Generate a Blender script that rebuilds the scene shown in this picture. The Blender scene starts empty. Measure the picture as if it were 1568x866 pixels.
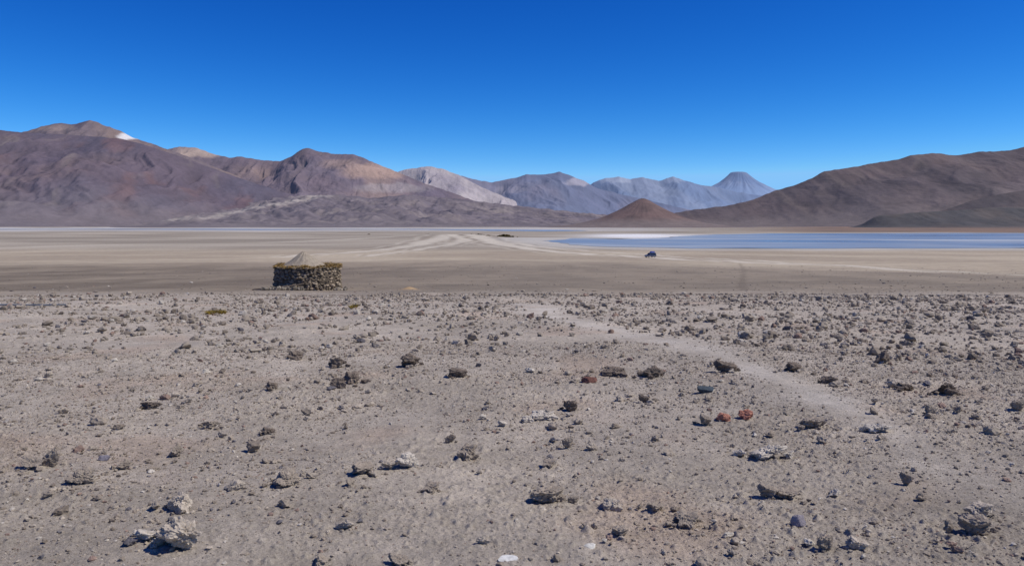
import bpy, bmesh, math, random
import numpy as np
from mathutils import Vector, Matrix, noise as mnoise
rng=np.random.default_rng(7); random.seed(7)
F=1230.0; CX=784.0; HY=342.0; EYE=1.6; ZL=-20.0
def S2L(r,g,b):
    c=np.array([r,g,b],float)/255.0
    return np.where(c<=0.04045,c/12.92,((c+0.055)/1.055)**2.4)
# ---------------- noise
_p=np.random.default_rng(3).permutation(4096).astype(np.int64)
_g=np.random.default_rng(4).uniform(0,2*np.pi,4096); _gx=np.cos(_g); _gy=np.sin(_g)
def pn(x,y,seed=0):
    x=np.asarray(x,float)+seed*17.31; y=np.asarray(y,float)+seed*5.77
    xi=np.floor(x).astype(np.int64); yi=np.floor(y).astype(np.int64)
    fx=x-xi; fy=y-yi
    u=fx*fx*fx*(fx*(fx*6-15)+10); v=fy*fy*fy*(fy*(fy*6-15)+10)
    def h(a,b):
        return _p[(_p[a&4095]+b)&4095]
    def gr(a,b,dx,dy):
        k=h(a,b); return _gx[k]*dx+_gy[k]*dy
    n00=gr(xi,yi,fx,fy); n10=gr(xi+1,yi,fx-1,fy)
    n01=gr(xi,yi+1,fx,fy-1); n11=gr(xi+1,yi+1,fx-1,fy-1)
    a=n00+u*(n10-n00); b=n01+u*(n11-n01)
    return (a+v*(b-a))*1.5
def fbm(x,y,o=4,seed=0):
    s=0;a=1;t=0
    for i in range(o):
        s=s+a*pn(x*2**i,y*2**i,seed+i*3); t+=a; a*=0.5
    return s/t
def ridged(x,y,o=4,seed=0):
    s=0;a=1;t=0
    for i in range(o):
        s=s+a*(1-np.abs(pn(x*2**i,y*2**i,seed+i*3))*1.6); t+=a; a*=0.5
    return s/t
def sst(a,b,x):
    t=np.clip((x-a)/(b-a),0,1); return t*t*(3-2*t)
# ---------------- terrain profile
PP=np.array([(0,0),(4,-0.02),(8,-0.12),(14,-0.36),(20,-0.66),(30,-1.16),(36,-1.6),(49,-2.5),(70,-3.5),(100,-4.7),(150,-6.6),(200,-8.3),(300,-11.6),(370,-13.6),(500,-17.4),(640,-19.9),(700,-20.0),(1e6,-20.0)])
_d=np.concatenate([np.linspace(0,60,1200),np.geomspace(60.1,60000,2500)])
_z=np.interp(_d,PP[:,0],PP[:,1])
_k=np.hanning(41);_k/=_k.sum()
_zs=np.convolve(np.pad(_z,20,mode='edge'),_k,mode='valid'); _zs[_d<1.5]=0
def prof(y): return np.interp(np.maximum(y,0),_d,_zs)
_v=F*(EYE-_zs[40:])/_d[40:]
def inv(px,py):
    v=py-HY
    y=np.interp(-v,-_v,_d[40:]); return ((px-CX)/F*y,y)
def polydist(x,y,pts):
    best=np.full(x.shape,1e9)
    for (a,b) in zip(pts[:-1],pts[1:]):
        ax,ay=a;bx,by=b; dx=bx-ax;dy=by-ay
        t=np.clip(((x-ax)*dx+(y-ay)*dy)/(dx*dx+dy*dy+1e-9),0,1)
        best=np.minimum(best,np.hypot(x-ax-t*dx,y-ay-t*dy))
    return best
def curve(pts,n=10):
    P=np.array([pts[0]]+list(pts)+[pts[-1]],float); out=[]
    for i in range(1,len(P)-2):
        for t in np.linspace(0,1,n,endpoint=False):
            a,b,c,d=P[i-1:i+3]
            out.append(tuple(0.5*((2*b)+(-a+c)*t+(2*a-5*b+4*c-d)*t*t+(-a+3*b-3*c+d)*t**3)))
    out.append(tuple(P[-1])); return out
TRAIL=[inv(*p) for p in [(800,466),(835,477),(880,492),(950,511),(1040,530),(1110,556),(1190,586),(1270,622),(1350,656),(1430,690),(1510,726),(1600,770),(1720,830)]]
def trk(L): return [inv(*p) for p in curve(L,6)]
ROAD=trk([(1900,428),(1568,418),(1400,412),(1250,406),(1100,399),(1010,395),(900,389),(830,383),(780,376),(745,368),(722,360)])
ROADB=trk([(1900,436),(1568,423),(1300,408),(1150,399),(1040,393),(920,385),(850,380),(780,372)])
ROAD2=trk([(430,393),(540,386),(620,378),(665,369),(690,363),(722,360)])
ROAD3=trk([(560,392),(640,382),(700,372),(704,366),(690,363)])
ROAD4=trk([(0,380),(200,374),(400,372),(560,366),(655,363)])
VT=[inv(*p) for p in [(1142,446),(1136,425),(1140,412),(1132,402)]]
def trailmask(x,y):
    w=0.12+0.018*y
    m=np.zeros(x.shape); s=(y<45)&(y>1)
    xs,ys=x[s],y[s]
    dd=polydist(xs+0.28*pn(xs*0.8,ys*0.8,5)+.1*pn(xs*3,ys*3,7),ys+0.25*pn(xs*0.8,ys*0.8,6),TRAIL)
    m[s]=(1-sst(w[s]*0.1,w[s]*2.3,dd))*(0.35+0.65*sst(4.2,7.5,ys)); return m
def height(x,y,detail=True):
    z=prof(y)
    r=np.hypot(x,y)
    und=sst(50,150,r)*(1-sst(450,620,r))
    z=z+und*(0.5*pn(x/45,y/60,11)+0.15*pn(x/14,y/18,12))
    z=z+0.09*pn(x/5,y/5,13)*(1-sst(60,200,r))*sst(2,6,r)
    z=z+0.028*pn(x/1.3,y/1.3,14)*(1-sst(40,80,r))
    z=z+4.2*np.exp(-((x+110)/120)**2-((y-1250)/230)**2)*(1+0.2*pn(x/40,y/60,15))
    mx,my=inv(627,443); z=z+0.20*np.exp(-((x-mx)/0.45)**2-((y-my)/0.5)**2)
    if detail:
        s=r<70
        xs,ys=x[s],y[s]; rs=r[s]
        t=1-0.7*trailmask(xs,ys)
        f=(1-sst(40,70,rs))
        q=fbm(xs*3.5,ys*3.5,5,20)*0.018
        rg=fbm(xs*13,ys*13,2,27); cl=np.maximum(0,rg-0.2)*0.042
        rg2=fbm(xs*30,ys*30,2,31); cl2=np.maximum(0,rg2-0.05)*0.018*(1-sst(12,24,rs))
        patch=0.35+0.9*sst(-0.25,0.35,fbm(xs*0.5,ys*0.5,2,34))
        z=z.copy(); z[s]+=(q+(cl+cl2)*patch)*t*f
    return z
# ---------------- mesh helpers
def link(o): bpy.context.scene.collection.objects.link(o); return o
def mkmesh(name,V,Fc,mat=None,col=None,smooth=False,nv=None):
    V=np.ascontiguousarray(V,dtype=np.float32); Fc=np.ascontiguousarray(Fc,dtype=np.int32)
    k=Fc.shape[1]; me=bpy.data.meshes.new(name)
    me.vertices.add(len(V)); me.vertices.foreach_set('co',V.ravel())
    me.loops.add(Fc.size); me.loops.foreach_set('vertex_index',Fc.ravel())
    me.polygons.add(len(Fc)); me.polygons.foreach_set('loop_start',np.arange(0,Fc.size,k,dtype=np.int32))
    me.polygons.foreach_set('loop_total',np.full(len(Fc),k,dtype=np.int32))
    me.polygons.foreach_set('use_smooth',np.full(len(Fc),smooth,dtype=bool))
    me.update(calc_edges=True)
    if col is not None:
        a=me.color_attributes.new('Col','FLOAT_COLOR','POINT')
        c=np.ones((len(V),4),np.float32); c[:,:3]=col; a.data.foreach_set('color',c.ravel())
    o=bpy.data.objects.new(name,me); link(o)
    if mat: me.materials.append(mat)
    return o
def gridfaces(nr,nc):
    i=np.arange(nr*nc).reshape(nr,nc)
    return np.stack([i[:-1,:-1],i[:-1,1:],i[1:,1:],i[1:,:-1]],-1).reshape(-1,4)
# ---------------- materials
def newmat(name):
    m=bpy.data.materials.new(name); m.use_nodes=True
    nt=m.node_tree; b=nt.nodes['Principled BSDF']; b.inputs['Roughness'].default_value=0.95
    b.inputs['Specular IOR Level'].default_value=0.1
    return m,nt,b
def colmat(name,scales,var=0.25,bump=0.0,bscale=10,bdist=0.02,attr=True,color=(0.3,0.3,0.3),rough=0.95,bscale2=None,haze_glow=0.0):
    m,nt,b=newmat(name); N=nt.nodes; Lk=nt.links
    tc=N.new('ShaderNodeTexCoord')
    if attr:
        a=N.new('ShaderNodeAttribute'); a.attribute_name='Col'; cur=a.outputs['Color']
    else:
        a=N.new('ShaderNodeRGB'); a.outputs[0].default_value=(*color,1); cur=a.outputs[0]
    for sc in scales:
        n=N.new('ShaderNodeTexNoise'); n.inputs['Scale'].default_value=sc; n.inputs['Detail'].default_value=6; n.inputs['Roughness'].default_value=0.65
        Lk.new(tc.outputs['Object'],n.inputs['Vector'])
        mr=N.new('ShaderNodeMapRange'); mr.inputs[1].default_value=0.3; mr.inputs[2].default_value=0.7
        mr.inputs[3].default_value=1-var; mr.inputs[4].default_value=1+var
        Lk.new(n.outputs['Fac'],mr.inputs[0])
        vm=N.new('ShaderNodeVectorMath'); vm.operation='SCALE'
        Lk.new(cur,vm.inputs[0]); Lk.new(mr.outputs[0],vm.inputs['Scale']); cur=vm.outputs[0]
    Lk.new(cur,b.inputs['Base Color']); b.inputs['Roughness'].default_value=rough
    last=None
    if bump>0:
        for sc,dist in [(bscale,bdist)]+([bscale2] if bscale2 else []):
            n=N.new('ShaderNodeTexNoise'); n.inputs['Scale'].default_value=sc; n.inputs['Detail'].default_value=7; n.inputs['Roughness'].default_value=0.7
            Lk.new(tc.outputs['Object'],n.inputs['Vector'])
            bp=N.new('ShaderNodeBump'); bp.inputs['Strength'].default_value=bump; bp.inputs['Distance'].default_value=dist
            Lk.new(n.outputs['Fac'],bp.inputs['Height'])
            if last: Lk.new(last,bp.inputs['Normal'])
            last=bp.outputs['Normal']
        Lk.new(last,b.inputs['Normal'])
    if haze_glow>0:   # faint bluish glow in the material stands in for airlight over the ranges
        b.inputs['Emission Color'].default_value=(0.36,0.47,0.68,1); b.inputs['Emission Strength'].default_value=haze_glow
    return m
M_ground=colmat('ground_soil',[0.35,9.0,45.0,110.0],0.16,0.85,45,0.019,bscale2=(150,0.009))
M_rock=colmat('rock_mat',[14.0,60.0],0.2,0.7,45,0.012)
def MM(h,bd=10): return colmat('mountain_mat',[0.004,0.02],0.12,0.85,0.012,bd,bscale2=(0.05,3),haze_glow=h)
def MF(h): return colmat('far_mountain_mat',[0.002],0.07,0.6,0.004,20,haze_glow=h)
# ---------------- GROUND
rr=np.concatenate([np.geomspace(0.6,3.2,30)[:-1],np.geomspace(3.2,42,1200)[:-1],np.geomspace(42,4200,470)[:-1],np.geomspace(4200,60000,50)])
tc_=np.tan(np.radians(37)); core=np.arctan(np.linspace(-tc_,tc_,900))
side=np.radians(np.linspace(37.5,100,50)); ang=np.concatenate([-side[::-1],core,side])
R_,A_=np.meshgrid(rr,ang,indexing='ij')
X=(R_*np.sin(A_)).ravel(); Y=(R_*np.cos(A_)).ravel()
Z=height(X,Y)
def flat(px,py):
    y=F*(EYE-ZL)/(py-HY); return ((px-CX)/F*y,y)
LAKE=[flat(*p) for p in [(812,366.5),(835,369.5),(860,372.5),(890,376),(930,378),(985,379),(1060,380.5),(1150,380),(1240,381),(1340,380),(1440,380.5),(1568,380),(1750,381),(1950,380),(1950,355),(1750,356),(1568,357),(1430,356.5),(1300,357.2),(1180,357.5),(1100,359),(1050,361),(1010,364.5),(950,366),(900,364.8),(860,365)]]
def groundcol(x,y):
    ys=np.maximum(y,0.5); px=x/ys*F+CX
    n1=fbm(x/6,y/6,4,40)[:,None]; n2=fbm(x/60,y/110,4,44); r=np.hypot(x,y)
    fg=S2L(175,164,148); c=np.tile(fg,(len(x),1))
    c=c*(1+0.10*n1)
    wr=(S2L(162,138,116)/S2L(166,156,140))
    pt=sst(0.1,0.5,fbm(x/1.7,y/1.7,3,48))[:,None]*0.35
    c=c*(1-pt)+c*wr*pt*1.0
    c=c*(1+0.22*fbm(x/0.6,y/0.6,4,49)[:,None])
    c=c*(1+0.10*fbm(x/2.2,y/5,3,46)[:,None])
    light=S2L(180,166,142); lt2=S2L(160,146,125)
    m=sst(22,56,y+6*n1[:,0])[:,None]
    mixv=sst(-0.3,0.4,fbm(x/90,y/160,4,50))[:,None]
    pl=light*mixv+lt2*(1-mixv)
    dk=sst(450,800,px)[:,None]
    dark=S2L(118,107,92)*(1-dk)+S2L(132,121,105)*dk
    dmax=np.interp(px,[0,300,600,800,1000,1200,1568],[180,186,205,215,190,140,108])*(1+0.25*n2)
    dm=(1-sst(dmax*0.62,dmax*1.3,y))[:,None]*(0.65+0.4*sst(-0.3,0.3,fbm(x/9,y/40,4,52)))[:,None]
    dm=np.clip(dm,0,1)
    pl=pl*(1-dm)+dark*dm
    strk=fbm(x/30,y/7,3,54)*(1-sst(700,900,y)); pl=pl*(1+0.17*strk[:,None])
    c=c*(1-m)+pl*m
    fb=sst(560,760,y)[:,None]
    nb=sst(-0.3,0.3,fbm(x/260,y/140,4,58))[:,None]
    basin=S2L(170,159,141)*nb+S2L(144,134,118)*(1-nb)
    c=c*(1-fb)+basin*fb
    wy=y*(1+0.10*fbm(x/700,y/2000,3,60))
    sL=(sst(2050,2300,wy)*(1-sst(4300,4900,wy))*(1-sst(900,1120,px)))[:,None]*(0.2+0.6*sst(-0.25,0.3,fbm(x/400,y/90,4,62)))[:,None]
    c=c*(1-np.clip(sL,0,1))+S2L(196,194,190)*np.clip(sL,0,1)
    rb=(sst(1850,2150,wy)*sst(1050,1300,px))[:,None]
    c=c*(1-rb)+(S2L(140,116,98)*nb+S2L(112,99,88)*(1-nb))*rb
    fr=(sst(4600,5400,wy))[:,None]; c=c*(1-fr)+S2L(114,104,101)*fr
    ds=polydist(x,y,LAKE+[LAKE[0]])
    sh=((1-sst(4,90,ds))*(1-sst(1200,1700,y)*sst(1150,1250,px)))[:,None]*0.7
    c=c*(1-sh)+S2L(190,186,176)*sh
    sw=np.exp(-((px-975)/75)**2-((y-1420)/230)**2)[:,None]*1.3; sw=np.clip(sw,0,1)
    c=c*(1-sw)+S2L(224,222,217)*sw
    for P,w,st in ((ROAD,0.012,0.9),(ROADB,0.007,0.75),(ROAD2,0.012,0.8),(ROAD3,0.008,0.7),(ROAD4,0.010,0.6)):
        s=(y>60)&(y<3000); cc=S2L(202,192,172)
        dd=polydist(x[s]+0.008*y[s]*pn(x[s]/60,y[s]/60,66),y[s],P)
        q=dd/(w*y[s])
        mm=1-sst(0.4,1.5,q)
        mm=np.maximum(mm,0.45*(1-sst(0.2,0.9,np.abs(q-2.3)/0.5)))*st*(0.9+0.2*pn(x[s]/35,y[s]/35,67))
        mm=np.clip(mm,0,1)[:,None]
        c[s]=c[s]*(1-mm)+cc*mm
        e=(0.22*(1-sst(0.2,0.9,np.abs(q-1.5)/0.5)))[:,None]; c[s]=c[s]*(1-e)+S2L(122,110,94)*e
    s=(y>40)&(y<260); dd=polydist(x[s]+0.5*pn(x[s]/6,y[s]/6,68),y[s],VT)
    mm=((1-sst(0.1,0.5,dd))*0.3)[:,None]; c[s]=c[s]*(1-mm)+S2L(92,82,70)*mm
    t=(trailmask(x,y)*(0.5+0.6*pn(x/0.9,y/0.9,70)))[:,None]; t=np.clip(t,0,0.7)
    c=c*(1-t)+S2L(194,185,171)*t
    mx,my=inv(627,443); e=np.exp(-((x-mx)/0.7)**2-((y-my)/0.9)**2)[:,None]
    c=c*(1-e)+S2L(180,150,110)*e
    return np.clip(c,0.01,0.8)
C=groundcol(X,Y)
nr,nc=len(rr),len(ang)
mkmesh('ground',np.stack([X,Y,Z],1),gridfaces(nr,nc)[:,::-1],M_ground,C,True)
# ---------------- WATER
def water_obj(name,pts):
    P=[]; n=len(pts)
    for i in range(n):
        a=np.array(pts[i]);b=np.array(pts[(i+1)%n])
        L=np.hypot(*(b-a)); k=8
        for j in range(k):
            p=a+(b-a)*j/k
            jit=pn(np.array([p[0]/45]),np.array([p[1]/45]),80)[0]*min(22,L*0.12)
            P.append((p[0]+jit,p[1]+jit*1.2,ZL+0.25))
    bm=bmesh.new(); vs=[bm.verts.new(p) for p in P]; f=bm.faces.new(vs); bmesh.ops.triangulate(bm,faces=[f])
    bmesh.ops.recalc_face_normals(bm,faces=bm.faces)
    for f in bm.faces:
        if f.normal.z<0: f.normal_flip()
    me=bpy.data.meshes.new(name); bm.to_mesh(me); bm.free(); o=link(bpy.data.objects.new(name,me)); me.materials.append(M_water); return o
m,nt,b=newmat('lake_water_mat'); M_water=m
N=nt.nodes;Lk=nt.links
tc=N.new('ShaderNodeTexCoord'); mp=N.new('ShaderNodeMapping'); mp.inputs['Scale'].default_value=(0.0026,0.006,1)
n=N.new('ShaderNodeTexNoise'); n.inputs['Scale'].default_value=1; n.inputs['Detail'].default_value=6; n.inputs['Roughness'].default_value=0.55
cr=N.new('ShaderNodeValToRGB'); cr.color_ramp.elements[0].position=0.34; cr.color_ramp.elements[1].position=0.68
cr.color_ramp.elements[0].color=(*S2L(112,124,134),1); cr.color_ramp.elements[1].color=(*S2L(178,182,180),1)
e=cr.color_ramp.elements.new(0.5); e.color=(*S2L(138,148,154),1)
Lk.new(tc.outputs['Object'],mp.inputs[0]); Lk.new(mp.outputs[0],n.inputs['Vector']); Lk.new(n.outputs['Fac'],cr.inputs[0]); Lk.new(cr.outputs[0],b.inputs['Base Color'])
rrp=N.new('ShaderNodeMapRange'); rrp.inputs[1].default_value=.35; rrp.inputs[2].default_value=.65; rrp.inputs[3].default_value=.2; rrp.inputs[4].default_value=.45
Lk.new(n.outputs['Fac'],rrp.inputs[0]); Lk.new(rrp.outputs[0],b.inputs['Roughness']); b.inputs['Specular IOR Level'].default_value=0.13
n2=N.new('ShaderNodeTexNoise'); n2.inputs['Scale'].default_value=0.6; n2.inputs['Detail'].default_value=3
bp=N.new('ShaderNodeBump'); bp.inputs['Strength'].default_value=0.25; bp.inputs['Distance'].default_value=0.12
Lk.new(tc.outputs['Object'],n2.inputs['Vector']); Lk.new(n2.outputs['Fac'],bp.inputs['Height']); Lk.new(bp.outputs[0],b.inputs['Normal'])
water_obj('lake_water',LAKE)
water_obj('lagoon_water',[flat(*p) for p in [(-500,351.8),(100,351.4),(250,351.9),(400,352.2),(520,351.4),(650,351.8),(760,353.6),(840,354.2),(905,353.2),(860,351.6),(760,351.3),(640,350.5),(480,350.8),(300,350.0),(120,350.4),(-500,350.0)]])
# ---------------- MOUNTAINS
def ridge(name,pts,d,k=2.7,fe=1.5,nx=520,nt_=190,gs=420,ga=0.15,mean=120,jit=1.2,colfn=None,mat=None,seed=0,sm=5,lmin=150,bumpy=0.0,gc=0.3):
    pts=np.array(pts,float); px=np.linspace(pts[0,0],pts[-1,0],nx); py=np.interp(px,pts[:,0],pts[:,1])
    s=max(1,int(sm/(px[1]-px[0]))); kk=np.hanning(2*s+3); kk/=kk.sum(); py=np.convolve(np.pad(py,s+1,mode='edge'),kk,mode='valid')
    ends=sst(0,0.04,(px-px[0])/(px[-1]-px[0]))*(1-sst(0.96,1,(px-px[0])/(px[-1]-px[0])))
    py=py+jit*fbm(px/14,px*0+seed,4,seed)*2.0
    dd=d+mean*fbm(px/260,px*0+3.3,2,seed+5)*2
    Xc=(px-CX)/F*dd; Zc=EYE+(HY-py)/F*dd; H=np.maximum(Zc-ZL,2)*ends
    Hs=np.convolve(np.pad(H,30,mode='edge'),np.hanning(61)/np.hanning(61).sum(),mode='valid')
    L=lmin+k*Hs
    t=np.concatenate([-np.linspace(1,0.05,26),np.linspace(0,1,nt_)**1.15])
    T,XX=np.meshgrid(t,Xc,indexing='ij'); _,HH=np.meshgrid(t,H,indexing='ij'); _,LL=np.meshgrid(t,L,indexing='ij'); _,DD=np.meshgrid(t,dd,indexing='ij'); _,PX=np.meshgrid(t,px,indexing='ij')
    a=np.abs(T); s_=T*LL
    w=fbm(XX/(gs*3),s_/(gs*3),3,seed+9)*1.6
    G1=ridged(XX/(gs*2.6)+w*0.6,s_/(gs*6)+7,3,seed+13)-0.6
    G2=ridged(XX/gs+w+G1*0.5,s_/(gs*3.5),4,seed+17)-0.6
    G3=fbm(XX/(gs*0.4),s_/(gs*0.5),5,seed+21)
    env=sst(0,0.18,a)*(1-sst(0.55,0.95,a))
    f=(1-a)**fe
    Zz=HH*(f+env*ga*(1.1*G1+0.5*G2)*(0.35+0.9*f)+env*0.05*G3*ga/0.2)
    if bumpy>0: Zz=Zz+bumpy*HH*(1-sst(0.7,1,a))*sst(0,0.1,a)*fbm(XX/220,s_/260,4,seed+30)
    Z_=ZL+Zz-6*sst(0.93,1,a)-1
    Y_=DD-s_
    ctx=dict(px=PX,t=T,f=f,g1=G1,g2=G2,g3=G3,x=XX,s=s_,HH=HH)
    ctx['sx']=CX+XX/Y_*F; ctx['sy']=HY-(Z_-EYE)/Y_*F
    col=colfn(ctx)*(1+gc*np.clip(G2,-.6,.5)*sst(0,.1,a)*(1-.8*sst(.5,1,a))+0.08*G3)[...,None]
    return mkmesh(name,np.stack([XX,Y_,Z_],-1).reshape(-1,3),gridfaces(len(t),nx)[:,::-1],mat,np.clip(col.reshape(-1,3),0.005,0.8),True)
def mx(a,b,m): 
    m=np.clip(m,0,1)[...,None]; return a*(1-m)+b*m
def base(c,ctx,sc,cols,seed):
    out=np.zeros(ctx['px'].shape+(3,))+S2L(*cols[0])
    for i,cc in enumerate(cols[1:]):
        n=fbm(ctx['x']/sc+i*9,ctx['s']/(sc*1.4),5,seed+i*7)
        out=mx(out,S2L(*cc),sst(-0.1,0.4,n))
    return out
def blob(c,x,y,rx,ry,sd=0):
    xx=c['sx']+8*fbm(c['x']/300,c['s']/300,4,sd+200); yy=c['sy']+5*fbm(c['x']/260,c['s']/260,4,sd+201)
    q=((xx-x)/rx)**2+((yy-y)/ry)**2
    return 1-sst(0.3,1.5,q)
def cA(c):
    o=base(None,c,800,[(98,86,93),(86,77,88),(106,91,92),(92,85,95)],100)
    o=mx(o,S2L(118,88,82),0.5*sst(0.1,0.45,fbm(c['x']/350,c['s']/700,4,120)))
    o=mx(o,S2L(128,117,108),0.4*sst(0.1,0.45,fbm(c['x']/230+c['g1']*1.5,c['s']/1300,4,125)))
    o=mx(o,S2L(78,70,84),0.4*sst(0.1,0.45,fbm(c['x']/620,c['s']/620,4,129))*(1-sst(.4,.8,np.abs(c['t']))))
    o=mx(o,S2L(114,105,105),0.8*sst(0.35,0.85,np.abs(c['t'])))
    return o
def cA1(c):
    o=base(None,c,400,[(112,99,100),(98,87,94),(128,110,103)],140)
    o=mx(o,S2L(206,201,196),blob(c,197,209.5,18,5)); o=mx(o,S2L(146,128,118),0.5*blob(c,85,196,30,6)); return o
def cB(c):
    o=base(None,c,800,[(110,96,101),(98,88,98),(130,111,105),(102,92,100)],160)
    o=mx(o,S2L(168,148,133),0.85*blob(c,305,233,42,9,1)); o=mx(o,S2L(162,136,120),0.7*blob(c,575,262,55,12,2)); o=mx(o,S2L(154,130,116),0.5*blob(c,520,250,30,8,3))
    o=mx(o,S2L(152,143,141),0.5*blob(c,600,288,60,8,4)); o=mx(o,S2L(82,73,86),0.4*blob(c,465,240,24,12,5)); o=mx(o,S2L(118,111,117),0.65*sst(.35,.85,np.abs(c['t']))); return o
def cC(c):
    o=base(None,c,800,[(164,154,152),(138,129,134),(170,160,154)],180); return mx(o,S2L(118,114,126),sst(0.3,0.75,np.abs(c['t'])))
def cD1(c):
    o=base(None,c,1400,[(98,102,122),(88,94,115),(114,110,123)],200)  # bluish airlight of the distance painted into the slope colours
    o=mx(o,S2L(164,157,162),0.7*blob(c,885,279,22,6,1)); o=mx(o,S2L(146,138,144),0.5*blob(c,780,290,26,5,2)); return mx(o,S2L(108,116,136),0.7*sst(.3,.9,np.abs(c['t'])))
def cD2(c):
    o=base(None,c,1900,[(98,112,138),(90,104,131),(116,124,142)],220)  # slopes tinted blue to imitate the air in front of them
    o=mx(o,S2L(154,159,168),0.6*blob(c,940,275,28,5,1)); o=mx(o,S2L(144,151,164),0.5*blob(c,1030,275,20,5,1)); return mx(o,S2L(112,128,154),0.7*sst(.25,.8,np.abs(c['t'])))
def cH(c):
    o=base(None,c,520,[(111,101,103),(98,89,93),(122,111,108),(104,95,99)],240)
    xx=c['sx']; yy=c['sy']+4*fbm(c['x']/170,c['s']/170,4,251)
    for P in ([(500,297),(480,301),(468,306),(440,310),(395,317),(360,325),(320,332),(250,337)],[(450,297),(480,300),(505,300)]):
        dd=polydist(xx.ravel(),(yy*2.5).ravel(),[(a,b*2.5) for a,b in P]).reshape(xx.shape)
        o=mx(o,S2L(170,160,149),0.75*(1-sst(1,9,dd))*sst(-.7,0,fbm(c['x']/200,c['s']/200,3,255)))
    o=mx(o,S2L(142,131,124),0.45*sst(0.05,0.4,fbm(c['x']/1000,c['s']/170,4,257)))
    o=mx(o,S2L(84,77,83),0.4*sst(0.05,0.4,fbm(c['x']/700,c['s']/150,4,259)))
    o=mx(o,S2L(114,105,102),0.6*sst(0.55,0.95,np.abs(c['t'])))
    return o
def cG(c):
    o=base(None,c,700,[(100,88,86),(88,79,79),(109,94,90),(95,85,85)],260)
    o=mx(o,S2L(80,72,75),0.5*sst(0.0,0.5,c['g1']+.2)*(1-sst(.2,.6,np.abs(c['t']))))
    o=mx(o,S2L(124,111,102),0.35*sst(0.12,0.45,fbm(c['x']/180+c['g1']*1.5,c['s']/1200,4,265)))
    o=mx(o,S2L(117,107,102),0.75*sst(0.3,0.85,np.abs(c['t']))); return o
def cG2(c):
    return mx(base(None,c,300,[(98,88,85),(88,81,80),(106,93,87)],280),S2L(114,100,91),0.7*sst(.6,1,np.abs(c['t'])))
def cG3(c):
    return mx(base(None,c,200,[(84,81,79),(76,74,74),(94,87,82)],290),S2L(116,100,89),0.8*sst(.7,1,np.abs(c['t'])))
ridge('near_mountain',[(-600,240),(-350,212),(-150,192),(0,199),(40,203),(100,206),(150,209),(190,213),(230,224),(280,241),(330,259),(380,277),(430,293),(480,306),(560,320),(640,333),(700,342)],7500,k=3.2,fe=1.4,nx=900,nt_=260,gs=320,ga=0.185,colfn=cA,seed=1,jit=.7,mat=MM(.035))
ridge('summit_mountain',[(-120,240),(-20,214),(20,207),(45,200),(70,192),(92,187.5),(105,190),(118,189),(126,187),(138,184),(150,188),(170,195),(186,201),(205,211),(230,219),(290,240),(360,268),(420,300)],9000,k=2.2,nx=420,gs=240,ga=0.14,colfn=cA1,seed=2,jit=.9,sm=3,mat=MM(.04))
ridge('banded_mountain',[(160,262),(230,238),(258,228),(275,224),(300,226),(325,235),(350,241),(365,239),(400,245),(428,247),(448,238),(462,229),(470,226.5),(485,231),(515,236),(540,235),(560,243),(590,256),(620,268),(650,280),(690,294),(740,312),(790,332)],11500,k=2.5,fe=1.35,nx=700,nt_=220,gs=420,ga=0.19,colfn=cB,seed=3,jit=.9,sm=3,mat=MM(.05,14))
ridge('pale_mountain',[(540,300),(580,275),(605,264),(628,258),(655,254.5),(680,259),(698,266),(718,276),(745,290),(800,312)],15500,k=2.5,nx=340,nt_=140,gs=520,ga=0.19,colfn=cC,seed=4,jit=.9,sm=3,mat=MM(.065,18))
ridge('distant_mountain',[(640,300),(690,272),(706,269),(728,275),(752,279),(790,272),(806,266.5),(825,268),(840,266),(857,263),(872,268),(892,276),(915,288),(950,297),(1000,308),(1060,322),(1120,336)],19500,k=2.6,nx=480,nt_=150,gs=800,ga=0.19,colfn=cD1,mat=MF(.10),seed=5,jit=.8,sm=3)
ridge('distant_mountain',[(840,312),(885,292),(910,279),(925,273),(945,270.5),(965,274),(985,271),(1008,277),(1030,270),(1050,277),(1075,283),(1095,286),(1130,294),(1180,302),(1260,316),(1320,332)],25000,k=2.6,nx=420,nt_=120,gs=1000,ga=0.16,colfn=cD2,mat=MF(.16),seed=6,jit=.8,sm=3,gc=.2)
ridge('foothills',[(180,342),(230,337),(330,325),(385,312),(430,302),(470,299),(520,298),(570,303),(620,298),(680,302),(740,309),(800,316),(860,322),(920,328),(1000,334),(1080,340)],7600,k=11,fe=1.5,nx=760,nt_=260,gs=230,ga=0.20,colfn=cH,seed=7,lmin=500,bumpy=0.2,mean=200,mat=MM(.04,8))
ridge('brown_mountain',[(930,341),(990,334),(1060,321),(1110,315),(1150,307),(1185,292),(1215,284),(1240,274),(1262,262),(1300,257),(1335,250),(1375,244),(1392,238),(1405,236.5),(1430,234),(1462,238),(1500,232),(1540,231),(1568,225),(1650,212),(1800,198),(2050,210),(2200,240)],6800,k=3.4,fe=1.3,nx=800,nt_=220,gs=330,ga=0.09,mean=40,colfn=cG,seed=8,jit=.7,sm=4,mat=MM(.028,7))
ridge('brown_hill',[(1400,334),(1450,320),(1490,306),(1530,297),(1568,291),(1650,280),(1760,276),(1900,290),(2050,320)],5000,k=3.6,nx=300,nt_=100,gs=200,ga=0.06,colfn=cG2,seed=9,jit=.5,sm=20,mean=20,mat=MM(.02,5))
ridge('lava_hill',[(1310,342),(1345,330),(1400,325),(1460,322),(1520,317),(1568,316),(1700,312),(1900,320),(2050,338)],4300,k=3.5,nx=300,nt_=90,gs=120,ga=0.08,colfn=cG3,seed=10,jit=.6,mean=20,bumpy=0.1,mat=MM(.018,5))
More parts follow.
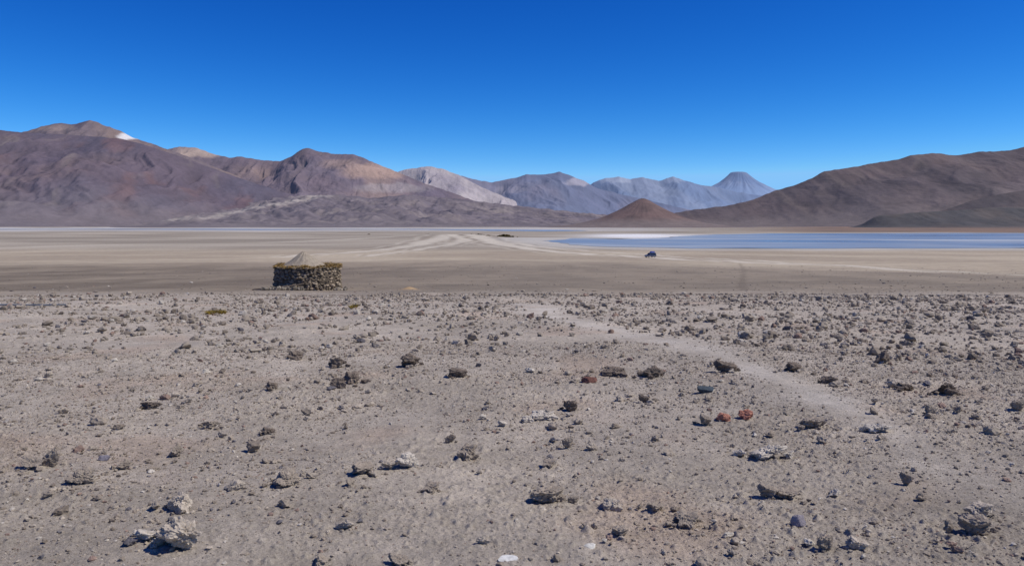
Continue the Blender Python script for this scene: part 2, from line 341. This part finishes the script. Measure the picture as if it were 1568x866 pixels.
def cone(name,px,py,d,Rm,prf,colf,mat,seed,nr_=120,na=260,amp=0.05):
    H=(HY-py)/F*d+EYE-ZL; r=np.linspace(0,1,nr_)[:,None]; a=np.linspace(0,2*np.pi,na)[None,:]
    rm=r*Rm; q=prf(rm)
    xx=rm*np.cos(a); yy=rm*np.sin(a)
    g=ridged(a*0+np.cos(a)*5+2*r,np.sin(a)*5+r,3,seed)-0.6
    z=ZL-2+H*q*(1+0*a)+H*amp*g*sst(0.02,0.3,r)*q*1.5
    nz=fbm(xx/(Rm*0.15),yy/(Rm*0.15),4,seed+3)
    z=z+H*0.02*nz
    col=colf(q+0*a,g,nz)
    return mkmesh(name,np.stack([xx+(px-CX)/F*d,yy+d,z],-1).reshape(-1,3),gridfaces(nr_,na),mat,np.clip(col.reshape(-1,3),.005,.8),True)
pxm=4600/F
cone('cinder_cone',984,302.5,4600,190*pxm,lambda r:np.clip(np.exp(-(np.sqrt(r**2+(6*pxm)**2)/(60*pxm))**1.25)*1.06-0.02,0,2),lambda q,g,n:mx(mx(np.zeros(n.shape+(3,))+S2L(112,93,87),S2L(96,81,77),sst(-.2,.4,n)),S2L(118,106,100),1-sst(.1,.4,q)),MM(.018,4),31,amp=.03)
pxm2=31000/F
cone('volcano',1131,263.5,31000,150*pxm2,lambda r:np.interp(r/pxm2,[0,8,12,20,30,42,56,80,110,150],[0.985,1,0.99,0.90,0.80,0.72,0.64,0.5,0.3,0.0]),lambda q,g,n:mx(mx(np.zeros(n.shape+(3,))+S2L(92,108,138),S2L(106,116,140),sst(-.1,.35,n+g*.4)),S2L(116,134,162),1-sst(.55,.9,q)),MF(.18),41,amp=0.025)  # blue base tint of the cone stands in for airlight
# ---------------- ROCKS
def rocklib(sub,n,seed,rough=0.28,fine=0.0):
    out=[]
    for i in range(n):
        bm=bmesh.new(); bmesh.ops.create_icosphere(bm,subdivisions=sub,radius=1)
        V=np.array([v.co[:] for v in bm.verts]); Fc=np.array([[v.index for v in f.verts] for f in bm.faces]); bm.free()
        r=np.random.default_rng(seed+i)
        pl=r.normal(size=(9,3)); pl/=np.linalg.norm(pl,axis=1)[:,None]; dist=r.uniform(0.45,0.95,9)
        dt=V@pl.T; rad=np.min(np.where(dt>0.05,dist/np.maximum(dt,0.05),9),axis=1); rad=np.minimum(rad,1.15)
        o=Vector(r.uniform(-50,50,3))
        if sub>=2:
            nn=np.array([mnoise.fractal(Vector(v)*1.6+o,0.7,2.1,5) for v in V]); 
            n3=np.array([mnoise.noise(Vector(v)*5.5+o) for v in V])
            rad=rad*(1+rough*nn)+0.09*np.abs(n3)*rough/0.28
            if fine>0:
                n5=np.array([mnoise.noise(Vector(v)*9+o) for v in V])
                rad=rad*(1+fine*n5)
        else: rad=rad*(1+r.normal(size=len(V))*0.13)
        V=V*rad[:,None]; V/=np.abs(V).max(0)[None,:]
        out.append((V,Fc))
    return out
LB5=rocklib(5,14,900,0.34,0.10); LB3=rocklib(3,16,100,0.36,.08); LB2=rocklib(2,24,300,0.30); LB1=rocklib(1,20,500)
def scatter(name,lib,x,y,sz,hr,col,sink=0.3,mat=M_rock,z0=None,rotz=None):
    n=len(x); idx=rng.integers(0,len(lib),n); rz=rng.uniform(0,2*np.pi,n) if rotz is None else rotz
    z=height(x,y) if z0 is None else z0
    Vs=[];Fs=[];Cs=[];off=0
    for k in range(len(lib)):
        s=np.where(idx==k)[0]
        if len(s)==0: continue
        V,Fc=lib[k]; asp=rng.uniform(0.6,1.0,len(s))
        sc=np.stack([sz[s]/2,sz[s]/2*asp,sz[s]/2*hr[s]],1)
        P=V[None]*sc[:,None,:]
        tilt=rng.normal(0,0.18,len(s)); ct,st=np.cos(tilt)[:,None],np.sin(tilt)[:,None]
        y1=P[...,1]*ct-P[...,2]*st; z1=P[...,1]*st+P[...,2]*ct
        c_,s_=np.cos(rz[s])[:,None],np.sin(rz[s])[:,None]
        xx=P[...,0]*c_-y1*s_; yy=P[...,0]*s_+y1*c_
        W=np.stack([xx+x[s][:,None],yy+y[s][:,None],z1+(z[s]+sc[:,2]*(1-2*sink))[:,None]],-1)
        Vs.append(W.reshape(-1,3)); m_=len(V)
        Fs.append((Fc[None]+(np.arange(len(s))*m_)[:,None,None]+off).reshape(-1,3)); off+=len(s)*m_
        Cs.append(np.repeat(col[s],m_,axis=0))
    return mkmesh(name,np.concatenate(Vs),np.concatenate(Fs),mat,np.concatenate(Cs),False)
def wedge(n,r0,r1,a=40):
    r=np.sqrt(rng.uniform(r0**2,r1**2,n)); t=np.radians(rng.uniform(-a,a,n)); return r*np.sin(t),r*np.cos(t)
def keep(x,y,clus=0.6,thr=0.0):
    t=trailmask(x,y); q=fbm(x/1.6,y/1.6,3,90)*1.0+0.5*pn(x/6,y/6,95)
    right=sst(-0.1,0.5,x/np.maximum(y,1))*0.25
    p=np.clip((1-clus)+clus*(0.5+2.2*q)+right,0.04,1)*(1-0.95*t)
    return rng.uniform(size=len(x))<p
def rcol(n):
    a=S2L(172,160,143);b=S2L(132,120,106);c=S2L(188,179,164);d=S2L(146,124,110)
    u=rng.uniform(size=(n,1)); k=rng.uniform(size=n)
    o=a*u+b*(1-u); o[k>0.93]=c; o[(k>0.87)&(k<0.93)]=d; o[k<0.04]=S2L(104,100,101)
    return o*rng.uniform(0.85,1.12,(n,1))
def psz(n,lo,hi,al): u=rng.uniform(size=n); return lo*(1-u*(1-(lo/hi)**al))**(-1/al)
x,y=wedge(3400,3,14); s=keep(x,y,0.75); x,y=x[s],y[s]; n=len(x)
scatter('rocks',LB3,x,y,psz(n,0.034,0.16,2.3),rng.uniform(0.4,0.8,n),rcol(n),0.22)
x,y=wedge(12500,12,37); s=keep(x,y,0.75); x,y=x[s],y[s]; n=len(x)
scatter('rocks',LB2,x,y,psz(n,0.06,0.27,2.2),rng.uniform(0.4,0.8,n),rcol(n)*0.85,0.2)
x,y=wedge(170000,3,13); s=keep(x,y,0.5); x,y=x[s],y[s]; n=len(x)
scatter('pebbles',LB1,x,y,psz(n,0.006,0.042,1.85),rng.uniform(0.4,0.8,n),rcol(n),0.28)
x,y=wedge(60000,12,40); s=keep(x,y,0.6); x,y=x[s],y[s]; n=len(x)
scatter('pebbles',LB1,x,y,psz(n,0.018,0.08,1.8),rng.uniform(0.4,0.8,n),rcol(n)*.95,0.25)
x,y=wedge(22000,36,170); s=(keep(x/4,y/4,0.8))&(rng.uniform(size=len(x))<(0.25+0.75*(1-sst(40,75,y)))); x,y=x[s],y[s]; n=len(x)
scatter('pebbles',LB1,x,y,psz(n,0.07,0.32,2.3),rng.uniform(0.3,0.6,n),rcol(n)*0.8,0.3)
# individually placed larger stones
hero=[(278,845,62,.66,0),(250,837,26,.6,0),(80,715,28,.8,1),(48,721,38,.35,1),(280,784,42,.6,0),(622,715,36,.5,2),(597,717,24,.4,0),(715,698,32,.66,1),(840,769,54,.34,1),(940,777,34,.45,0),(1052,806,42,.45,1),(1493,814,44,.52,1),(1266,845,28,.65,1),(1313,842,30,.55,0),(438,744,42,.42,1),(555,729,36,.4,1),(520,587,28,.55,3),(541,580,30,.55,3),(628,560,34,.5,3),(270,695,22,.75,1),(873,619,22,.6,3),(836,629,46,.22,2),(1178,695,58,.28,2),(1388,597,36,.28,3),(1448,604,48,.26,3),(1425,641,18,.9,1),(1353,556,28,.55,3),(870,679,18,.75,1),(126,743,40,.42,1),(320,648,28,.42,1),(1178,758,32,.5,1),(1205,756,38,.3,1),(230,619,34,.34,3),(1498,787,38,.45,0),(1452,812,22,.8,1),(530,812,32,.42,0),(1112,576,36,.4,3),(998,579,40,.36,3),(418,591,22,.6,3),(945,575,46,.26,3),(1390,740,20,.8,1),(228,835,44,.3,2),(1003,781,30,.4,1),(1245,652,36,.34,1),(1080,647,20,.7,1),(985,612,16,.6,3),(1560,631,22,.6,1),(660,752,28,.42,1),(360,753,32,.36,0),(190,720,26,.5,1),(1345,661,38,.28,2),(700,575,30,.38,3),(455,550,34,.38,3),(1280,755,22,.4,2),(490,863,28,.42,1),(610,864,32,.38,1),(740,839,24,.42,0),(950,826,24,.5,1),(470,626,18,.55,1),(412,658,26,.34,3),(690,669,18,.65,1),(905,683,18,.5,0),(840,709,26,.38,1),(1410,762,20,.55,1),(770,640,14,.5,2),(515,560,30,.42,3),(1270,590,26,.42,3),(1215,573,24,.5,3)]
cols=[S2L(178,166,149),S2L(150,138,123),S2L(192,182,166),S2L(120,108,96)]
hx=[];hy=[];hs=[];hr=[];hc=[]
for (a,b_,w,r,ci) in hero:
    p=inv(a,b_); W_=w/F*p[1]; hx.append(p[0]);hy.append(p[1]);hs.append(W_*1.1);hr.append(r*1.35);hc.append(cols[ci])
    for j in range(random.randint(1,5) if w>24 else 1):   # crumbs beside the bigger clods
        hx.append(p[0]+random.uniform(-.8,.8)*W_); hy.append(p[1]+random.uniform(-.5,.5)*W_); hs.append(W_*random.uniform(.15,.45)); hr.append(.65); hc.append(cols[ci]*random.uniform(.9,1.1))
scatter('large_rocks',LB5,np.array(hx),np.array(hy),np.array(hs),np.array(hr),np.array(hc),0.14,rotz=rng.normal(0,0.35,len(hx)))
LB4=rocklib(4,6,2200,0.3,.05)
def single(name,a,b_,w,r,c,lib=LB4):
    p=inv(a,b_); scatter(name,lib,np.array([p[0]]),np.array([p[1]]),np.array([w/F*p[1]]),np.array([r]),np.array([S2L(*c)]),0.2,rotz=np.array([0.2]))
SM=rocklib(4,3,1500,0.1)
single('red_rock',1107,641,24,.75,(170,120,100)); single('red_rock',1143,638,28,.65,(164,114,96)); single('red_rock',905,585,30,.35,(116,82,72),SM)
single('slate_stone',1080,601,28,.5,(76,84,90),SM); single('smooth_stone',1225,802,28,.78,(146,138,139),SM); single('smooth_stone',160,702,18,.6,(118,114,120),SM)
single('pale_flake',905,845,22,.12,(204,200,188),SM); single('pale_flake',778,863,32,.12,(208,206,198),SM)
# ---------------- STONE HUT
def empty(name,loc=(0,0,0)):
    e=bpy.data.objects.new(name,None); e.location=loc; link(e); return e
HX,HYY=-12.95,51.0; HB=-2.62; R0=2.05
hut=empty('stone_hut')
M_clay=colmat('clay_roof',[6,30],0.2,0.8,20,0.05,attr=False,color=tuple(S2L(156,144,126)))
M_mud=colmat('mud_core',[10],0.2,0.5,20,0.03,attr=False,color=tuple(S2L(90,80,67)))
M_straw=colmat('straw',[30],0.25)
xs=[];ys=[];zs=[];ss=[];hh=[];rz=[]
z=HB; k=0
while z<-1.10:
    hc_=rng.uniform(0.11,0.19); na=int(2*np.pi*R0/rng.uniform(0.2,0.30)); a0=rng.uniform(0,1)
    for i in range(na):
        a=2*np.pi*(i+a0+rng.uniform(-.2,.2))/na; rad=R0+rng.normal(0,0.03)-0.06*(z-HB)
        xs.append(HX+rad*math.cos(a)); ys.append(HYY+rad*math.sin(a)); zs.append(z-0.02+rng.normal(0,.022)); w=2*np.pi*R0/na*rng.uniform(.8,1.3)
        ss.append(w); hh.append(hc_/w*1.15); rz.append(a+np.pi/2)
    z+=hc_*0.92
n=len(xs)
sc=np.tile(S2L(140,126,107),(n,1))*rng.uniform(0.45,1.4,(n,1))
o=scatter('wall_stones',LB2,np.array(xs),np.array(ys),np.array(ss),np.array(hh),sc,0.0,z0=np.array(zs),rotz=np.array(rz)); o.parent=hut
def lathe(name,prof_,cx,cy,mat,n=72,jit=0.0,seed=1):
    P=[];
    a=np.linspace(0,2*np.pi,n,endpoint=False)
    for (r,z) in prof_:
        rr_=r*(1+jit*np.array([pn(np.array([math.cos(t)*3+seed]),np.array([math.sin(t)*3+z*3]))[0] for t in a]))
        P.append(np.stack([cx+rr_*np.cos(a),cy+rr_*np.sin(a),np.full(n,z)+jit*0.5*pn(np.cos(a)*4+r,np.sin(a)*4,seed)*(r>0.05)],1))
    P=np.concatenate(P); Fs=[]
    for i in range(len(prof_)-1):
        for j in range(n): Fs.append([i*n+j,i*n+(j+1)%n,(i+1)*n+(j+1)%n,(i+1)*n+j])
    return mkmesh(name,P,np.array(Fs),mat,None,True)
o=lathe('wall_core',[(R0+.0,HB-.3),(R0-.03,HB+.8),(R0-.09,-1.1),(R0-.40,-1.08),(R0-.40,HB)],HX,HYY,M_mud); o.parent=hut
o=lathe('cone_roof',[(1.75,-1.28),(1.4,-1.12),(1.12,-0.93),(0.80,-0.72),(0.53,-0.50),(0.30,-0.32),(0.12,-0.20),(0.0,-0.14)],HX-0.25,HYY,M_clay,jit=0.09); o.parent=hut
def blades(name,n,posf,lf,wf,colf,mat,parent=None):
    V=[];Fc=[];C_=[]
    for i in range(n):
        p,dirv=posf(); L=lf(); w=wf(); d=Vector(dirv).normalized(); s=d.cross(Vector((random.gauss(0,1),random.gauss(0,1),random.gauss(0,1)))).normalized()*w/2
        p=Vector(p); q=p+d*L*0.6; e=p+d*L+Vector((0,0,-L*0.18)); k=len(V)
        V+= [p-s,p+s,q+s*.8,q-s*.8,e]; Fc+=[[k,k+1,k+2],[k,k+2,k+3],[k+3,k+2,k+4]]; c=colf(); C_+=[c]*5
    o=mkmesh(name,np.array([v[:] for v in V]),np.array(Fc),mat,np.array(C_))
    if parent: o.parent=parent
    return o
def rimpos():
    while True:
        a=random.uniform(0,2*math.pi)
        if random.random()<0.65+0.35*math.sin(a*9+1): break
    lump=0.05*math.sin(a*7)+0.04*math.sin(a*13+1); r=R0-0.16+random.uniform(-.2,.14); z=-1.08+random.uniform(-.04,.08+lump)
    o=random.uniform(-.3,.8); return (HX+r*math.cos(a),HYY+r*math.sin(a),z),(math.cos(a)*o+random.gauss(0,.6),math.sin(a)*o+random.gauss(0,.6),random.uniform(-.4,.3))
blades('straw_rim',6500,rimpos,lambda:random.uniform(.08,.26),lambda:random.uniform(.012,.03),lambda:S2L(*random.choice([(168,138,84),(138,112,68),(188,160,106),(104,84,58)])),M_straw,hut)
M_wood=colmat('weathered_wood',[20],0.25,0.5,40,0.01,attr=False,color=tuple(S2L(128,114,98)))
def pole(name,a,b_,r,mat,parent=None,seg=10,bend=0.03):
    a=Vector(a);b_=Vector(b_);d=(b_-a).normalized(); u=d.orthogonal().normalized(); v=d.cross(u); n=8; V=[];Fc=[]
    for i in range(seg+1):
        t=i/seg; c=a.lerp(b_,t)+u*bend*math.sin(t*5)+v*bend*math.cos(t*3.3); rr_=r*(1-.3*t)
        for j in range(n):
            th=2*math.pi*j/n; V.append((c+u*rr_*math.cos(th)+v*rr_*math.sin(th))[:])
    for i in range(seg):
        for j in range(n): Fc.append([i*n+j,i*n+(j+1)%n,(i+1)*n+(j+1)%n,(i+1)*n+j])
    o=mkmesh(name,np.array(V),np.array(Fc),mat,None,True)
    if parent:o.parent=parent
    return o
pole('leaning_pole',(HX-2.3,HYY-2.5,HB+.12),(HX+0.3,HYY-2.16,HB+.6),.05,M_wood,hut)
pole('leaning_pole_2',(HX-2.9,HYY-1.9,HB+.16),(HX-.8,HYY-2.35,HB+.36),.045,M_wood,hut)
pole('leaning_pole_3',(HX-1.7,HYY-2.6,HB+.15),(HX-.3,HYY-2.3,HB+.3),.035,M_wood,hut)
fx=[];fy=[];fs=[]
for i in range(70):
    fx.append(HX+random.uniform(-2.2,0.4)); fy.append(HYY-1.6-random.uniform(0,1.1)-0.6*math.sqrt(max(0,1-((fx[-1]-HX)/2.2)**2))); fs.append(random.uniform(.14,.36))
for i in range(14):
    fx.append(HX+random.uniform(1.95,2.6)); fy.append(HYY-.4-random.uniform(0,.9)); fs.append(random.uniform(.14,.36))
n=len(fx); o=scatter('fallen_stones',LB2,np.array(fx),np.array(fy),np.array(fs),np.full(n,.8),np.tile(S2L(156,146,130),(n,1))*rng.uniform(.35,1.1,(n,1)),.1); o.parent=hut
# ---------------- GRASS TUFTS
def tuft(px,py,rad,n):
    p=inv(px,py); z=float(height(np.array([p[0]]),np.array([p[1]]))[0])
    def pf():
        a=random.uniform(0,6.28); r=rad*math.sqrt(random.random()); return (p[0]+r*math.cos(a),p[1]+r*math.sin(a),z),(math.cos(a)*r/rad*.9,math.sin(a)*r/rad*.9,1.0)
    blades('grass_tuft',n,pf,lambda:random.uniform(.06,.17),lambda:.008,lambda:S2L(*random.choice([(164,138,58),(132,114,50),(184,158,78),(92,84,46)])),M_straw)
tuft(333,478,.19,700); tuft(541,474,.09,200); tuft(322,478,.08,200)
# ---------------- PIPE
M_pipe=colmat('pipe_mat',[5],0.15,0,attr=False,color=tuple(S2L(112,118,126)),rough=.6)
pa=inv(-110,470); pb=inv(101,468.5)
def gz(p): return float(height(np.array([p[0]]),np.array([p[1]]))[0])
pole('water_pipe',(pa[0],pa[1],gz(pa)+.06),(pb[0],pb[1],gz(pb)+.05),.03,M_pipe,None,24,.02)
# ---------------- distant stone mounds
def mound(name,px,py,w,h,c,n=60):
    p=inv(px,py); x=p[0]+rng.normal(0,w/3.2,n); y=p[1]+rng.normal(0,w/4,n); hh_=np.exp(-((x-p[0])/(w/2.6))**2)
    scatter(name,LB2,x,y,rng.uniform(w*.12,w*.3,n)*(0.5+hh_*.6),np.full(n,h/w*2.2),np.tile(S2L(*c),(n,1))*rng.uniform(.7,1.2,(n,1)),.1)
mound('rock_outcrop',773,364.5,20,7,(78,68,42),70); mound('rock_outcrop',734,361.5,12,3.6,(76,66,50),30); mound('rock_outcrop',565,359,8,2.6,(80,70,56),18); mound('rock_outcrop',748,364,8,2.4,(82,72,52),16)
mound('rock_outcrop',722,359,5,1.8,(90,80,66),10); mound('rock_outcrop',655,358,7,1.8,(84,74,60),10)
# ---------------- CAR
def flatmat(name,c,rough=.4,metal=0,spec=.5):
    m,nt,b=newmat(name); n=nt.nodes.new('ShaderNodeTexNoise'); n.inputs['Scale'].default_value=3
    r=nt.nodes.new('ShaderNodeValToRGB'); c=np.array(c); r.color_ramp.elements[0].color=(*(c*.85),1); r.color_ramp.elements[1].color=(*np.minimum(c*1.15,1),1)
    nt.links.new(n.outputs['Fac'],r.inputs[0]); nt.links.new(r.outputs[0],b.inputs['Base Color']); b.inputs['Roughness'].default_value=rough; b.inputs['Metallic'].default_value=metal; b.inputs['Specular IOR Level'].default_value=spec; return m
car=empty('off_road_car')
def prism(name,prof_,w,mat,bev=.05,taper=None):
    bm=bmesh.new(); A=[];B=[]
    for i,(x,z) in enumerate(prof_):
        ww=w if taper is None else taper(z)
        A.append(bm.verts.new((x,-ww/2,z))); B.append(bm.verts.new((x,ww/2,z)))
    bm.faces.new(A); bm.faces.new(B[::-1]); n=len(prof_)
    for i in range(n): bm.faces.new([A[i],B[i],B[(i+1)%n],A[(i+1)%n]])
    bmesh.ops.recalc_face_normals(bm,faces=bm.faces)
    if bev: bmesh.ops.bevel(bm,geom=bm.edges[:],offset=bev,segments=2,affect='EDGES',clamp_overlap=True)
    me=bpy.data.meshes.new(name); bm.to_mesh(me); bm.free(); o=link(bpy.data.objects.new(name,me)); me.materials.append(mat); o.parent=car; return o
mp_=flatmat('car_paint',S2L(56,62,88),.35); mg=flatmat('car_glass',S2L(18,22,28),.08); mt=flatmat('tyre_rubber',S2L(28,27,27),.9); ml=flatmat('headlamp',S2L(210,210,205),.2); mtp=flatmat('tarpaulin',S2L(40,72,165),.6); mtr=flatmat('car_trim',S2L(190,190,190),.35)
prism('body',[(-2.35,.5),(2.3,.5),(2.38,.75),(2.3,1.05),(1.25,1.14),(-2.3,1.14),(-2.38,.8)],1.85,mp_)
prism('cabin',[(-2.28,1.14),(1.2,1.14),(.55,1.8),(.3,1.86),(-2.05,1.86),(-2.2,1.8)],1.78,mp_,.05,lambda z:1.78-(z-1.14)*.3)
for sgn,nm in ((-1,'l'),(1,'r')):
    for j,(x0,x1) in enumerate([(-2.05,-1.2),(-1.12,-.35),(-.27,.72)]):
        sk=.35 if j==2 else 0
        P=[(x0,1.22),(x1,1.22),(x1-sk,1.72),(x0,1.72)]
        bm=bmesh.new(); vs=[bm.verts.new((x,sgn*((1.78-(z-1.14)*.3)/2+.006),z)) for x,z in P]; bm.faces.new(vs); me=bpy.data.meshes.new('window'); bm.to_mesh(me); bm.free(); o=link(bpy.data.objects.new(f'window_{nm}{j}',me)); me.materials.append(mg); o.parent=car
bm=bmesh.new(); vs=[bm.verts.new(p) for p in [(1.13,-.78,1.23),(1.13,.78,1.23),(.66,.7,1.72),(.66,-.7,1.72)]]; bm.faces.new(vs); me=bpy.data.meshes.new('windscreen'); bm.to_mesh(me); bm.free(); o=link(bpy.data.objects.new('windscreen',me)); me.materials.append(mg); o.parent=car; o.location.x=.02
prism('bumper',[(2.36,.5),(2.5,.52),(2.5,.7),(2.36,.72)],1.8,mtr,.02); prism('rear_bumper',[(-2.5,.5),(-2.36,.5),(-2.36,.7),(-2.5,.68)],1.8,mtr,.02)
for yy in (-.65,.65):
    o=prism('headlamp',[(2.3,.82),(2.41,.82),(2.38,.98),(2.3,.98)],.3,ml,.01); o.location.y=yy
prism('roof_rack',[(-2.0,1.9),(.2,1.9),(.2,1.94),(-2.0,1.94)],1.3,mtr,.01)
prism('roof_luggage',[(-1.9,1.95),(.1,1.95),(.0,2.3),(-.5,2.5),(-1.2,2.42),(-1.8,2.4)],1.25,mtp,.09)
for x in (-1.45,1.5):
    for yy in (-.84,.84):
        bpy.ops.mesh.primitive_cylinder_add(radius=.4,depth=.26,vertices=28,location=(x,yy,.4),rotation=(math.pi/2,0,0)); o=bpy.context.object; o.name='wheel'; o.data.materials.append(mt); o.parent=car
        bpy.ops.mesh.primitive_cylinder_add(radius=.2,depth=.28,vertices=20,location=(x,yy,.4),rotation=(math.pi/2,0,0)); o=bpy.context.object; o.name='hub'; o.data.materials.append(mtr); o.parent=car
p=inv(996,394.5); car.location=(p[0],p[1],gz(p)+.02); car.rotation_euler=(0,0,math.radians(-152))
# ---------------- LIGHT / WORLD / CAMERA
AZ=math.radians(98); EL=math.radians(51)
to=Vector((math.sin(AZ)*math.cos(EL),math.cos(AZ)*math.cos(EL),math.sin(EL)))
l=bpy.data.lights.new('sun','SUN'); l.energy=4.0; l.angle=math.radians(.5); l.color=(1,.95,.875)
o=link(bpy.data.objects.new('sun',l)); o.rotation_euler=to.to_track_quat('Z','Y').to_euler(); o.location=(50,0,80)
w=bpy.data.worlds.new('World'); bpy.context.scene.world=w; w.use_nodes=True; nt=w.node_tree; N=nt.nodes; Lk=nt.links; bg=N['Background']
sky=N.new('ShaderNodeTexSky'); sky.sky_type='NISHITA'; sky.sun_disc=False; sky.sun_elevation=EL; sky.sun_rotation=AZ; sky.altitude=4300; sky.air_density=1.0; sky.dust_density=0.2; sky.ozone_density=3.0
hs_=N.new('ShaderNodeHueSaturation'); hs_.inputs['Saturation'].default_value=1.25
Lk.new(sky.outputs[0],hs_.inputs['Color'])
sep=N.new('ShaderNodeSeparateColor'); cmb=N.new('ShaderNodeCombineColor'); Lk.new(hs_.outputs[0],sep.inputs[0])
for i,(a_,g_,mxv) in enumerate([(4.6,2.05,.24),(1.84,1.48,.55),(1.42,1.03,.95)]):
    m0=N.new('ShaderNodeMath'); m0.operation='MULTIPLY'; m0.inputs[1].default_value=0.1; Lk.new(sep.outputs[i],m0.inputs[0])
    m1=N.new('ShaderNodeMath'); m1.operation='POWER'; m1.inputs[1].default_value=g_; Lk.new(m0.outputs[0],m1.inputs[0])
    m2=N.new('ShaderNodeMath'); m2.operation='MULTIPLY'; m2.inputs[1].default_value=a_; Lk.new(m1.outputs[0],m2.inputs[0])
    m3=N.new('ShaderNodeMath'); m3.operation='MINIMUM'; m3.inputs[1].default_value=mxv; Lk.new(m2.outputs[0],m3.inputs[0])
    m4=N.new('ShaderNodeMath'); m4.operation='MULTIPLY'; m4.inputs[1].default_value=10; Lk.new(m3.outputs[0],m4.inputs[0]); Lk.new(m4.outputs[0],cmb.inputs[i])
Lk.new(cmb.outputs[0],bg.inputs['Color']); bg.inputs['Strength'].default_value=0.1
sc_=bpy.context.scene; sc_.view_settings.view_transform='Standard'; sc_.view_settings.look='None'; sc_.view_settings.exposure=0
cam=bpy.data.cameras.new('camera'); cam.sensor_width=36; cam.lens=36*F/1568; cam.shift_y=-(433.0-HY)/1568; cam.clip_start=.1; cam.clip_end=120000
co=link(bpy.data.objects.new('camera',cam)); co.location=(0,0,EYE); co.rotation_euler=(math.radians(90),0,0); sc_.camera=co
